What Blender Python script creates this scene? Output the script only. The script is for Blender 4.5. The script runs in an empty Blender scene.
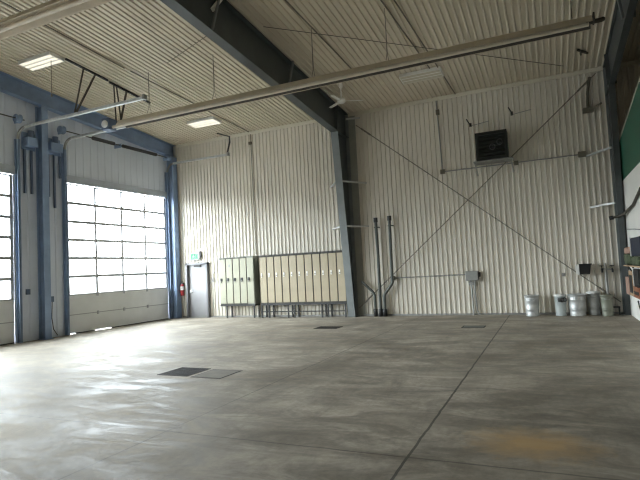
import bpy, math, random
from mathutils import Vector, Matrix
random.seed(7)
S = bpy.context.scene
COL = S.collection
PI = math.pi

# ------------------------------------------------------------------ materials
def nt(name):
    m = bpy.data.materials.new(name); m.use_nodes = True
    n = m.node_tree; n.nodes.clear()
    o = n.nodes.new('ShaderNodeOutputMaterial'); b = n.nodes.new('ShaderNodeBsdfPrincipled')
    n.links.new(b.outputs[0], o.inputs[0])
    return m, n, b, o

def mat(name, col, rough=.5, metal=0., var=.08, scale=4., bump=0., bscale=60., stretch=(1, 1, 1), spec=.5):
    """Procedural paint / metal: base colour broken up by two noises, rough varied a little."""
    m, n, b, o = nt(name); N, L = n.nodes, n.links
    tc = N.new('ShaderNodeTexCoord'); mp = N.new('ShaderNodeMapping'); mp.inputs['Scale'].default_value = stretch
    L.new(tc.outputs['Object'], mp.inputs[0])
    nz = N.new('ShaderNodeTexNoise'); nz.inputs['Scale'].default_value = scale; nz.inputs['Detail'].default_value = 5
    L.new(mp.outputs[0], nz.inputs['Vector'])
    rp = N.new('ShaderNodeValToRGB')
    c0 = [max(0, c*(1-var)) for c in col]; c1 = [min(1, c*(1+var)) for c in col]
    rp.color_ramp.elements[0].position = .3; rp.color_ramp.elements[1].position = .7
    rp.color_ramp.elements[0].color = (*c0, 1); rp.color_ramp.elements[1].color = (*c1, 1)
    L.new(nz.outputs['Fac'], rp.inputs[0]); L.new(rp.outputs[0], b.inputs['Base Color'])
    mr = N.new('ShaderNodeMapRange'); mr.inputs['To Min'].default_value = max(.02, rough-.07); mr.inputs['To Max'].default_value = min(1, rough+.07)
    L.new(nz.outputs['Fac'], mr.inputs[0]); L.new(mr.outputs[0], b.inputs['Roughness'])
    b.inputs['Metallic'].default_value = metal; b.inputs['Specular IOR Level'].default_value = spec
    if bump:
        n2 = N.new('ShaderNodeTexNoise'); n2.inputs['Scale'].default_value = bscale; L.new(mp.outputs[0], n2.inputs['Vector'])
        bp = N.new('ShaderNodeBump'); bp.inputs['Strength'].default_value = bump; bp.inputs['Distance'].default_value = .01
        L.new(n2.outputs['Fac'], bp.inputs['Height']); L.new(bp.outputs[0], b.inputs['Normal'])
    return m

def emit(name, col, strength, base=(.9, .9, .85)):
    m, n, b, o = nt(name); N, L = n.nodes, n.links
    tc = N.new('ShaderNodeTexCoord'); nz = N.new('ShaderNodeTexNoise'); nz.inputs['Scale'].default_value = 9
    L.new(tc.outputs['Object'], nz.inputs['Vector'])
    mr = N.new('ShaderNodeMapRange'); mr.inputs['To Min'].default_value = strength*.75; mr.inputs['To Max'].default_value = strength*1.25
    L.new(nz.outputs['Fac'], mr.inputs[0])
    b.inputs['Base Color'].default_value = (*base, 1); b.inputs['Emission Color'].default_value = (*col, 1)
    L.new(mr.outputs[0], b.inputs['Emission Strength'])
    return m

def glass_mat():
    m = bpy.data.materials.new('clear_glazing'); m.use_nodes = True
    n = m.node_tree; n.nodes.clear(); N, L = n.nodes, n.links
    o = N.new('ShaderNodeOutputMaterial'); mx = N.new('ShaderNodeMixShader'); t = N.new('ShaderNodeBsdfTransparent'); g = N.new('ShaderNodeBsdfGlossy')
    t.inputs[0].default_value = (.93, .96, .97, 1); g.inputs['Roughness'].default_value = .03
    lw_ = N.new('ShaderNodeLayerWeight'); pw = N.new('ShaderNodeMath'); pw.operation = 'POWER'; pw.inputs[1].default_value = 5
    ma = N.new('ShaderNodeMath'); ma.operation = 'MULTIPLY_ADD'; ma.inputs[1].default_value = .92; ma.inputs[2].default_value = .03
    L.new(lw_.outputs['Facing'], pw.inputs[0]); L.new(pw.outputs[0], ma.inputs[0]); L.new(ma.outputs[0], mx.inputs[0]); L.new(t.outputs[0], mx.inputs[1]); L.new(g.outputs[0], mx.inputs[2]); L.new(mx.outputs[0], o.inputs[0])
    return m

def floor_mat():
    m, n, b, o = nt('polished_concrete'); N, L = n.nodes, n.links
    geo = N.new('ShaderNodeNewGeometry'); P = geo.outputs['Position']
    def noise(sc, det, rough=.55, stretch=None, dist=0):
        z = N.new('ShaderNodeTexNoise'); z.inputs['Scale'].default_value = sc; z.inputs['Detail'].default_value = det
        z.inputs['Roughness'].default_value = rough; z.inputs['Distortion'].default_value = dist
        if stretch:
            mp = N.new('ShaderNodeMapping'); mp.inputs['Scale'].default_value = stretch; mp.inputs['Rotation'].default_value = (0, 0, .5)
            L.new(P, mp.inputs[0]); L.new(mp.outputs[0], z.inputs['Vector'])
        else: L.new(P, z.inputs['Vector'])
        return z.outputs['Fac']
    def ramp(f, p0, c0, p1, c1):
        r = N.new('ShaderNodeValToRGB'); e = r.color_ramp.elements
        e[0].position = p0; e[0].color = (*c0, 1); e[1].position = p1; e[1].color = (*c1, 1)
        L.new(f, r.inputs[0]); return r.outputs[0]
    def math_(op, a, c=None):
        q = N.new('ShaderNodeMath'); q.operation = op
        if isinstance(a, (int, float)): q.inputs[0].default_value = a
        else: L.new(a, q.inputs[0])
        if c is not None:
            if isinstance(c, (int, float)): q.inputs[1].default_value = c
            else: L.new(c, q.inputs[1])
        return q.outputs[0]
    def mix(kind, f, a, c):
        q = N.new('ShaderNodeMix'); q.data_type = 'RGBA'; q.blend_type = kind
        if isinstance(f, (int, float)): q.inputs[0].default_value = f
        else: L.new(f, q.inputs[0])
        for i, v in ((6, a), (7, c)):
            if isinstance(v, tuple): q.inputs[i].default_value = (*v, 1)
            else: L.new(v, q.inputs[i])
        return q.outputs[2]
    big = noise(.45, 6, .6, None, .6); mid = noise(1.5, 10, .72, (.6, 1.5, 1), 1.0); fine = noise(14, 6, .7)
    c = ramp(big, .36, (.24, .212, .173), .64, (.425, .385, .325))
    c = mix('MULTIPLY', .75, c, ramp(mid, .38, (.50, .48, .45), .62, (1.35, 1.34, 1.30)))
    c = mix('MULTIPLY', .5, c, ramp(fine, .3, (.70, .69, .68), .7, (1.18, 1.18, 1.18)))
    # dark tyre scuffs and damp blots
    sc = noise(.9, 10, .75, (2.4, .6, 1), 1.2)
    c = mix('MIX', math_('MULTIPLY', ramp(sc, .48, (0, 0, 0), .80, (1, 1, 1)), .5), c, (.12, .112, .092))
    # saw-cut joints
    sep = N.new('ShaderNodeSeparateXYZ'); L.new(P, sep.inputs[0])
    wob = math_('MULTIPLY', math_('SUBTRACT', noise(3, 3), .5), .03)
    def joint(axis, at, w):
        d = math_('ABSOLUTE', math_('SUBTRACT', math_('ADD', sep.outputs[axis], wob), at))
        return math_('LESS_THAN', d, w)
    js = [math_('MULTIPLY', joint(*q[:3]), q[3]) for q in ((0, 12.66, .013, 1), (0, 10.03, .012, .55), (0, 4.9, .010, .4), (1, -12.05, .012, .65), (1, -5.6, .008, .3), (0, 15.3, .008, .25), (0, 2.4, .008, .3))]
    tot = js[0]
    for j in js[1:]: tot = math_('MAXIMUM', tot, j)
    c = mix('MIX', math_('MULTIPLY', tot, .72), c, (.04, .039, .036))
    # rusty stain
    vm = N.new('ShaderNodeVectorMath'); vm.operation = 'SUBTRACT'; vm.inputs[1].default_value = (13.62, -11.42, 0); L.new(P, vm.inputs[0])
    mp = N.new('ShaderNodeMapping'); mp.inputs['Rotation'].default_value = (0, 0, -.35); mp.inputs['Scale'].default_value = (1.45, 2.0, 1); L.new(vm.outputs[0], mp.inputs[0])
    ln = N.new('ShaderNodeVectorMath'); ln.operation = 'LENGTH'; L.new(mp.outputs[0], ln.inputs[0])
    dd = math_('ADD', ln.outputs['Value'], math_('MULTIPLY', math_('SUBTRACT', noise(4.5, 8, .7), .5), 1.5))
    c = mix('MIX', math_('MULTIPLY', ramp(dd, .15, (1, 1, 1), 1.35, (0, 0, 0)), .9), c, (.50, .335, .16))
    L.new(c, b.inputs['Base Color'])
    rr = N.new('ShaderNodeMapRange'); L.new(mid, rr.inputs[0]); rr.inputs['From Min'].default_value = .38; rr.inputs['From Max'].default_value = .64
    rr.inputs['To Min'].default_value = FLOOR_R[0]; rr.inputs['To Max'].default_value = FLOOR_R[1]; L.new(rr.outputs[0], b.inputs['Roughness'])
    b.inputs['Specular IOR Level'].default_value = .28
    bp = N.new('ShaderNodeBump'); bp.inputs['Strength'].default_value = .12; bp.inputs['Distance'].default_value = .012
    hh = math_('ADD', mid, math_('MULTIPLY', fine, .4)); L.new(hh, bp.inputs['Height']); L.new(bp.outputs[0], b.inputs['Normal'])
    return m
FLOOR_R = (.47, .82)

M = {}
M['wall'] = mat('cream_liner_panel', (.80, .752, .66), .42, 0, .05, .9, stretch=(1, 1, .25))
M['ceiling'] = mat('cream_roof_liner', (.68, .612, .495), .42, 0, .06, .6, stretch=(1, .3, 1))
M['endwall'] = mat('haze_tinted_liner_panel', (.64, .69, .78), .45, 0, .05, .8)  # white panel; blue of lens haze and backlight put into its colour
M['far_wall'] = mat('brown_board_wall', (.34, .31, .25), .6, 0, .1, 1)
M['trim'] = mat('cream_trim', (.78, .74, .62), .45, 0, .04)
M['door_white'] = mat('door_panel_paint', (.66, .67, .67), .4, 0, .05, 2)
M['header_grey'] = mat('blue_grey_header', (.42, .46, .52), .5, 0, .05)
M['alu'] = mat('grey_aluminium', (.36, .37, .38), .4, .5, .06)
M['blue'] = mat('flare_tinted_steel', (.24, .33, .49), .45, .1, .12, 3)  # steel with the blue veil of lens flare put into its colour
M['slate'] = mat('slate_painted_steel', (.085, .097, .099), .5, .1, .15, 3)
M['slate_lit'] = mat('slate_lit_copy', (.23, .25, .25), .5, .1, .12, 3)  # same slate paint, lightened for the daylight falling on the flange
M['column_shade_trim'] = mat('grey_column_shade_trim', (.36, .36, .32), .5, 0, .08)
M['galv'] = mat('galvanised_steel', (.60, .61, .60), .45, .5, .12, 14)
M['galv_dull'] = mat('dull_galvanised_conduit', (.36, .36, .34), .5, .5, .1, 12)
M['dark_steel'] = mat('dark_steel', (.05, .05, .05), .5, .4, .15, 8)
M['bracket_brown'] = mat('dusty_brown_iron', (.19, .17, .13), .6, .2, .2, 8)
M['rust_steel'] = mat('brown_black_iron', (.085, .075, .06), .6, .3, .2, 8)
M['brace_grey'] = mat('weathered_brace_rod', (.22, .20, .165), .6, .2, .3, 6)
M['pipe'] = mat('grey_green_pipe', (.10, .11, .10), .5, .2, .12, 8)
M['black'] = mat('black_plastic', (.012, .012, .013), .5, 0, .1)
M['white'] = mat('white_enamel', (.82, .82, .79), .35, 0, .03)
M['fanwhite'] = mat('fan_white_enamel', (.86, .85, .80), .35, 0, .04)
M['drywall'] = mat('white_partition_board', (.86, .85, .80), .6, 0, .04, 1.5)
M['green'] = mat('dark_green_sheet', (.018, .115, .068), .5, 0, .2, 1.2)
M['locker_green'] = mat('pale_green_locker_enamel', (.43, .42, .315), .4, 0, .06, 3)
M['locker_tan'] = mat('tan_locker_enamel', (.46, .39, .265), .4, 0, .07, 3)
M['locker_side'] = mat('grey_locker_side', (.27, .28, .235), .5, 0, .08, 3)
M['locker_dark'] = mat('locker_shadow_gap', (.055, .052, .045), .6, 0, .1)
M['handle'] = mat('bright_latch', (.78, .77, .72), .3, .6, .05)
M['steel_door'] = mat('grey_steel_door', (.34, .335, .34), .42, .1, .08, 2)
M['door_frame'] = mat('grey_door_frame', (.22, .22, .23), .45, .1, .08, 2)
M['red'] = mat('extinguisher_red', (.36, .03, .035), .3, 0, .08)
M['sign_green'] = emit('exit_sign_green', (.10, .55, .30), .015, (.03, .24, .11))
M['sign_white'] = emit('exit_sign_white', (.9, 1, .95), .03, (.55, .58, .56))
M['lens_on'] = emit('lit_lamp_lens', (1, .93, .74), .24, (.8, .78, .68))
M['lens_off'] = mat('unlit_lamp_lens', (.60, .55, .44), .3, 0, .03)
M['reflector'] = mat('aluminised_reflector', (.56, .48, .355), .6, .0, .06, 5)
M['reflector_in'] = mat('dark_reflector_lining', (.06, .052, .04), .6, .2, .15, 5)  # near-black colour for the inside of the hood
M['tube'] = mat('radiant_tube_steel', (.66, .58, .46), .5, .1, .1, 4)
M['bluebox'] = mat('blue_grey_burner_paint', (.10, .14, .22), .45, .1, .1)
M['grate'] = mat('dark_iron_grate', (.030, .025, .022), .85, .0, .2, 10)
M['pit'] = mat('dark_pit', (.012, .011, .010), .9)
M['plate'] = mat('worn_cover_plate', (.19, .172, .14), .85, .0, .15, 5)
M['paleblue'] = mat('pale_blue_plastic', (.55, .60, .59), .45, 0, .06)
M['fan_black'] = mat('dark_green_black_enamel', (.022, .026, .023), .5, 0, .1)
M['ring_grey'] = mat('grey_ring_guard', (.12, .125, .125), .5, .2, .1)
M['olive'] = mat('dull_olive_can', (.23, .24, .19), .5, .2, .12, 6)
M['card'] = mat('brown_cardboard', (.42, .29, .18), .8, 0, .12, 5)
M['pink'] = mat('dusty_pink_cloth', (.42, .27, .21), .9, 0, .15, 9, .4)
M['camo'] = mat('dark_green_canvas', (.085, .105, .06), .9, 0, .55, 9, .4)
M['navy'] = mat('navy_case', (.014, .02, .04), .65, 0, .15)
M['orange'] = mat('orange_red_plastic', (.30, .11, .055), .5, 0, .1)
M['rubber'] = mat('black_rubber', (.02, .02, .02), .7)
M['glass'] = glass_mat()
M['floor'] = floor_mat()
M['apron'] = mat('dark_asphalt_yard', (.11, .11, .11), .8, 0, .1, .3)

# ------------------------------------------------------------------ mesh helpers
class MB:
    def __init__(s): s.v = []; s.f = []; s.sm = []
    def add(s, vs, fs, smooth=False):
        b = len(s.v); s.v += [Vector(v) for v in vs]
        for f in fs: s.f.append([i+b for i in f]); s.sm.append(smooth)
        return s
    def box(s, x0, x1, y0, y1, z0, z1):
        vs = [(x, y, z) for x in (x0, x1) for y in (y0, y1) for z in (z0, z1)]
        return s.add(vs, [(0, 1, 3, 2), (4, 6, 7, 5), (0, 4, 5, 1), (2, 3, 7, 6), (0, 2, 6, 4), (1, 5, 7, 3)])
    def bar(s, p, q, w, h, up=(0, 0, 1)):
        """rectangular bar from p to q, w across and h along up"""
        p, q = Vector(p), Vector(q); d = (q-p).normalized(); u = Vector(up)
        if abs(d.dot(u)) > .98: u = Vector((0, 1, 0))
        a = d.cross(u).normalized(); u = a.cross(d).normalized()
        vs = [e+a*(i*w/2)+u*(j*h/2) for e in (p, q) for i, j in ((-1, -1), (1, -1), (1, 1), (-1, 1))]
        return s.add(vs, [(0, 1, 2, 3), (7, 6, 5, 4), (0, 4, 5, 1), (1, 5, 6, 2), (2, 6, 7, 3), (3, 7, 4, 0)])
    def tube(s, pts, r, n=10, cap=True, smooth=True):
        pts = [Vector(p) for p in pts]; rs = r if isinstance(r, (list, tuple)) else [r]*len(pts)
        rings = []; prev = None
        for i, p in enumerate(pts):
            d = ((pts[min(i+1, len(pts)-1)]-p).normalized() + (p-pts[max(i-1, 0)]).normalized())
            d = d.normalized() if d.length > 1e-6 else Vector((0, 0, 1))
            if prev is None:
                a = d.cross(Vector((0, 0, 1)))
                if a.length < .05: a = d.cross(Vector((0, 1, 0)))
            else: a = prev - d*prev.dot(d)
            a.normalize(); prev = a; b = d.cross(a)
            rings.append([p+(a*math.cos(2*PI*k/n)+b*math.sin(2*PI*k/n))*rs[i] for k in range(n)])
        vs = [v for rg in rings for v in rg]; fs = []
        for i in range(len(rings)-1):
            for k in range(n): fs.append((i*n+k, i*n+(k+1) % n, (i+1)*n+(k+1) % n, (i+1)*n+k))
        s.add(vs, fs, smooth)
        if cap: s.add(rings[0], [tuple(range(n))[::-1]]); s.add(rings[-1], [tuple(range(n))])
        return s
    def lathe(s, c, prof, n=28, axis=2, smooth=True):
        """prof: (radius, height) from the bottom up round a vertical axis through c"""
        c = Vector(c); vs = []; fs = []
        for r, z in prof:
            for k in range(n):
                t = 2*PI*k/n; p = (r*math.cos(t), r*math.sin(t), z)
                p = p if axis == 2 else ((z, p[0], p[1]) if axis == 0 else (p[0], -z, p[1]))
                vs.append(c+Vector(p))
        for i in range(len(prof)-1):
            for k in range(n): fs.append((i*n+k, i*n+(k+1) % n, (i+1)*n+(k+1) % n, (i+1)*n+k))
        s.add(vs, fs, smooth)
        return s
    def prism(s, poly, fn, a, b):
        """closed polygon swept from fn(p, a) to fn(p, b)"""
        n = len(poly); vs = [fn(p, a) for p in poly]+[fn(p, b) for p in poly]
        return s.add(vs, [tuple(range(n))[::-1], tuple(range(n, 2*n))]+[(i, (i+1) % n, n+(i+1) % n, n+i) for i in range(n)])
    def build(s, name, m, parent=None, loc=None, bevel=0., fixn=True):
        me = bpy.data.meshes.new(name)
        lo = Vector([min(v[i] for v in s.v) for i in range(3)]); hi = Vector([max(v[i] for v in s.v) for i in range(3)])
        if parent is not None:
            w = Vector((0, 0, 0)); p = parent
            while p is not None: w += p.location; p = p.parent
            base = w
        else: base = Vector(loc) if loc else Vector(((lo.x+hi.x)/2, (lo.y+hi.y)/2, lo.z))
        me.from_pydata([tuple(v-base) for v in s.v], [], s.f)
        me.polygons.foreach_set('use_smooth', s.sm)
        me.materials.append(M[m] if isinstance(m, str) else m)
        if fixn:
            import bmesh
            bm = bmesh.new(); bm.from_mesh(me); bmesh.ops.recalc_face_normals(bm, faces=bm.faces); bm.to_mesh(me); bm.free()
        me.update()
        o = bpy.data.objects.new(name, me); COL.objects.link(o)
        if parent is not None: o.parent = parent
        else: o.location = base
        if bevel:
            bv = o.modifiers.new('edge', 'BEVEL'); bv.width = bevel; bv.segments = 2; bv.limit_method = 'ANGLE'
        return o

def tag(o, label, cat, group=None):
    o['label'] = label; o['category'] = cat
    if group: o['group'] = group
    return o
def thing(name, loc, label, cat, group=None):
    o = bpy.data.objects.new(name, None); COL.objects.link(o); o.location = loc; o.empty_display_size = .2
    return tag(o, label, cat, group)
def struct(o): o['kind'] = 'structure'; return o
def sempty(name, loc):
    o = bpy.data.objects.new(name, None); COL.objects.link(o); o.location = loc; return struct(o)
def box(*a): return MB().box(*a)
def arc(c, r, a0, a1, n, f):
    return [f(c[0]+r*math.cos(a0+(a1-a0)*i/n), c[1]+r*math.sin(a0+(a1-a0)*i/n)) for i in range(n+1)]

# ------------------------------------------------------------------ room shell
H, G = 7.03, .09
RIDGE = -12.6
def zc(y): return H + G*(-y if y > RIDGE else (2*-RIDGE + y))
XR, YF = 23.0, 2*RIDGE

def rib_profile(u0, u1, pitch, base, top, h):
    pts = [(u0, 0)]; u = u0+pitch*.5
    while u+base/2 < u1:
        pts += [(u-base/2, 0), (u-top/2, h), (u+top/2, h), (u+base/2, 0)]; u += pitch
    return pts+[(u1, 0)]
def ribbed(mb, prof, f0, f1):
    vs = [f0(u, h) for u, h in prof]+[f1(u, h) for u, h in prof]; n = len(prof)
    mb.add(vs, [(i, i+1, n+i+1, n+i) for i in range(n-1)])

fl = struct(box(-.09, XR+.2, YF-.2, .2, -.2, 0).build('floor', 'floor'))
mb = MB(); ribbed(mb, rib_profile(0, XR, .1524, .056, .026, .0365), lambda u, h: (u, -h, 0), lambda u, h: (u, -h, H+.02)); mb.box(0, XR, .012, .2, 0, H+.02)
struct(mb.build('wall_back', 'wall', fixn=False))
mb = MB(); pr = rib_profile(0, XR, .1524, .062, .028, .034)
ribbed(mb, pr, lambda u, h: (u, 0, zc(0)-h), lambda u, h: (u, RIDGE, zc(RIDGE)-h))
ribbed(mb, pr, lambda u, h: (u, RIDGE, zc(RIDGE)-h), lambda u, h: (u, YF, zc(YF)-h))
for a, b in ((.2, RIDGE), (RIDGE, YF-.2)):
    mb.prism([(-.2, .01), (XR+.2, .01), (XR+.2, .2), (-.2, .2)], lambda p, y: (p[0], y, zc(min(y, 0) if y > RIDGE else max(y, YF))+p[1]), a, b)
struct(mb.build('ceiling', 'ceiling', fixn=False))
# left (door) wall, built round the openings
DOORS = [(-11.38, -6.80), (-5.09, -.45), (-17.68, -13.10)]
DTOP = 4.86
mb = MB()
def lw(y0, y1, z0, ztop):
    pf = rib_profile(y0, y1, .30, .075, .035, .014)
    ribbed(mb, pf, lambda u, h: (h, u, z0), lambda u, h: (h, u, ztop(u)))
    n = [(y0, z0), (y1, z0), (y1, ztop(y1)), (y0, ztop(y0))]
    if y0 < RIDGE < y1: n.insert(3, (RIDGE, ztop(RIDGE)))
    mb.prism(n, lambda p, x: (x, p[0], p[1]), -.07, -.004)
top = lambda u: zc(u)+.02
lw(-.45, 0, 0, top); lw(-6.80, -5.09, 0, top); lw(-13.10, -11.38, 0, top); lw(YF, -17.68, 0, top)
for a, b in DOORS: lw(a, b, DTOP, top)
struct(mb.build('wall_left', 'endwall', fixn=False))
struct(box(XR, XR+.2, YF, .2, 0, H+1.3).build('wall_right', 'far_wall'))
struct(box(0, XR, YF-.2, YF, 0, H+.02).build('wall_front', 'far_wall'))
struct(box(-60, -.10, -60, 40, -.3, -.06).build('ground', 'apron'))
# eave trim strip and base flashing
struct(MB().prism([(-.028, H-.005), (-.045, H-.02), (-.045, H-.125), (-.028, H-.135)], lambda p, x: (x, p[0], p[1]), .3, XR).build('trim_1', 'trim'))
struct(MB().box(.34, .62, -.04, -.026, 0, .055).box(1.72, XR, -.04, -.026, 0, .055).build('baseboard_back', 'galv_dull'))

# ------------------------------------------------------------------ overhead doors
def overhead(name, y0, y1, leak=False):
    e = sempty(name, (0, (y0+y1)/2, 0))
    ya, yb = y0+.02, y1-.02
    zs = [1.21, 1.81, 2.40, 2.99, 3.575, 4.175, 4.80]
    n = 4; w = (yb-ya)/n
    for z0, z1 in ((.03, .60), (.60, 1.212)):
        m = MB().box(-.05, .0, ya, yb, z0, z1)
        for k in range(1, 4):
            zz = z0+(z1-z0)*k/4; m.box(0, .006, ya+.05, yb-.05, zz-.05, zz+.05)
        m.build('solid_section', 'door_white', e)
    MB().box(.0, .008, ya, yb, .585, .612).build('section_joint', 'alu', e)
    for z0, z1 in zip(zs[:-1], zs[1:]):
        m = MB().box(-.05, .008, ya, yb, z0, z0+.045).box(-.05, .008, ya, yb, z1-.042, z1-.0)
        for k in range(n+1):
            c = ya+w*k; h = .04 if 0 < k < n else .045
            c = min(max(c, ya+h), yb-h); m.box(-.05, .006, c-h, c+h, z0, z1)
        s = m.build('glazed_section', 'alu', e)
        g = MB()
        for k in range(n): g.box(-.03, -.024, ya+w*k+.02, ya+w*(k+1)-.02, z0+.02, z1-.015)
        g.build('glazing', 'glass', s)
    for k in range(1, n):
        for z in (.60, 1.205): MB().box(.006, .03, ya+w*k-.035, ya+w*k+.035, z-.06, z+.05).build('hinge', 'alu', e)
    s = MB()
    gaps = [(ya, yb)] if not leak else [(ya+.30, ya+1.05), (ya+1.75, yb)]
    for a, b in gaps: s.box(-.045, -.005, a, b, .0, .035)
    s.build('bottom_seal', 'rubber', e)
    MB().box(-.0, .06, y0-.02, y1+.02, DTOP-.05, DTOP+.20).build('header', 'header_grey', e)
    return e
overhead('door_1', *DOORS[0]); overhead('door_2', *DOORS[1], leak=True); overhead('unseen_door_3', *DOORS[2])  # third door is out of view, added for the daylight it lets in

def track(y, xend, label, mv='blue', hang=None):
    t = thing('door_track', (.1, y, 0), label, 'door track', 'door tracks of the overhead doors')
    s = -1 if y < -.0 else 1
    MB().box(.024, .05, y-.07, y+.07, 0.0, 5.85).box(.05, .13, y-.012, y+.012, 0.0, 5.85).box(.10, .13, y-.04, y+.04, 0.0, 5.85).build('vertical_track', mv, t)
    a = arc((.42, 5.85), .32, PI, PI/2, 6, lambda p, q: (p, y, q))
    m = MB()
    for p, q in zip(a[:-1], a[1:]): m.bar(p, q, .06, .05)
    m.build('curved_track', 'galv_dull', t)
    MB().bar((.42, y, 6.17), (xend, y, 6.17), .07, .07).build('horizontal_track', 'galv', t)
    MB().box(xend-.03, xend+.03, y-.06, y+.06, 6.12, 6.24).build('end_bracket', 'galv_dull', t)
    return t
track(-6.70, 4.90, 'long galvanised door track running inward from the tall jamb beside the partly shown door')
track(-5.15, 2.75, 'door track at the jamb between the two overhead doors, on the wholly shown door')
track(-.40, 3.05, 'door track at the corner column beside the exit door')

def shaft(y0, y1, springs, label, dr):
    t = thing('torsion_spring_shaft', (.32, (y0+y1)/2, 6.38), label, 'door spring', 'spring shafts above the overhead doors')
    MB().tube([(.32, y0, 6.38), (.32, y1, 6.38)], .018, 8).build('shaft', 'dark_steel', t)
    for a, b in springs:
        m = MB(); k = int((b-a)/.03)
        pr = [(.062 if i % 2 else .05, a+(b-a)*i/(2*k)) for i in range(2*k+1)]
        m.lathe((.32, 0, 6.38), [(r, -z) for r, z in pr], 14, axis=1); m.build('spring', 'dark_steel', t)
    for d in dr:
        MB().lathe((.32, d, 6.38), [(.02, -.07), (.13, -.07), (.13, -.05), (.10, -.045), (.085, .045), (.12, .06), (.12, .07), (.02, .07)], 20, axis=1).build('cable_drum', 'blue', t)
    for d in dr+[(springs[0][1]+springs[1][0])/2] if len(springs) > 1 else dr:
        MB().box(.03, .35, d-.012+.1, d+.012+.1, 6.30, 6.44).build('bearing_bracket', 'blue', t)
shaft(-5.45, -.5, [(-4.25, -3.32), (-2.95, -1.24)], 'spring shaft with two dark coils above the wholly shown overhead door', [-5.42, -.62])
shaft(-11.4, -6.65, [(-10.6, -9.6), (-9.2, -8.2)], 'spring shaft and drum above the partly shown overhead door', [-6.85, -11.2])

def operator(y0, y1, pipes, label):
    t = thing('door_operator', (.05, (y0+y1)/2, 5.6), label, 'door opener', 'door openers between the overhead doors')
    MB().box(.024, .05, y0, y1, 5.6, 6.12).build('mounting_plate', 'blue', t)
    MB().box(.05, .26, y0+.04, y1-.06, 5.68, 5.95).build('gearbox', 'blue', t, bevel=.015)
    MB().tube([(.16, (y0+y1)/2, 5.95), (.16, (y0+y1)/2, 6.16)], .085, 16).build('motor', 'bluebox', t)
    for y, z in pipes: MB().bar((.06, y, 5.6), (.06, y, z), .055, .055).build('drop_conduit', 'bluebox', t)
operator(-6.55, -6.12, [(-6.48, 4.30), (-6.26, 4.30)], 'door opener with two drop conduits, above the jamb of the partly shown door')
operator(-5.78, -5.26, [(-5.70, 4.28), (-5.50, 3.95), (-5.30, 4.9)], 'door opener with three drop conduits, above the jamb of the wholly shown door')

# jamb boxes and cable between the doors
tag(MB().box(.0, .09, -6.47, -6.38, 1.34, 1.50).build('push_button_box', 'bluebox'), 'small dark button box on the wall strip by the partly shown door', 'control box')
t = thing('control_station', (.06, -5.66, .1), 'small dark control box with a dangling cable between the overhead doors', 'control box')
MB().box(.024, .08, -5.71, -5.61, 1.07, 1.24).build('box', 'bluebox', t)
MB().tube([(.06, -5.66, 1.08), (.06, -5.68, .6), (.07, -5.64, .25), (.09, -5.52, .05)], .012, 6).build('cable', 'dark_steel', t)

# end-wall steel (blue of the lens haze held in its colour)
def I_section(m, poly_pts, w, tf):
    pass
mb = MB()
for a, b in ((-.05, RIDGE), (RIDGE, YF+.05)):
    q = lambda p, y: (p[0], y, zc(y)-.05+p[1])
    mb.prism([(.03, -.50), (.25, -.50), (.25, -.485), (.03, -.485)], q, a, b)
    mb.prism([(.125, -.49), (.145, -.49), (.145, 0), (.125, 0)], q, a, b)
    mb.prism([(.03, -.015), (.25, -.015), (.25, 0), (.03, 0)], q, a, b)
tag(mb.build('end_rafter', 'blue'), 'haze-tinted blue steel rafter sloping along the top of the overhead door wall', 'steel beam')
t = thing('wind_post', (.14, -5.99, 0), 'haze-tinted blue steel post between the two overhead doors', 'steel post')
MB().box(.03, .30, -6.0, -5.98, 0, zc(-6)-.58).build('web', 'blue', t)
MB().box(.29, .305, -6.09, -5.88, 0, zc(-6)-.58).build('front_flange', 'blue', t)
MB().box(.026, .04, -6.09, -5.88, 0, zc(-6)-.58).build('rear_flange', 'blue', t)
MB().box(.02, .34, -6.13, -5.84, 0, .018).build('base_plate', 'blue', t)
t = thing('corner_post', (.17, -.2, 0), 'haze-tinted blue steel corner post beside the exit door', 'steel post')
MB().box(.09, .30, -.215, -.195, 0.018, zc(-.3)-.58).build('web', 'blue', t)
MB().box(.03, .31, -.33, -.315, 0.018, zc(-.3)-.58).build('front_flange', 'blue', t)
MB().box(.295, .31, -.315, -.06, 0.018, zc(-.3)-.58).build('side_flange', 'blue', t)
MB().box(.02, .33, -.34, -.05, 0, .018).build('base_plate', 'blue', t)

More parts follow.
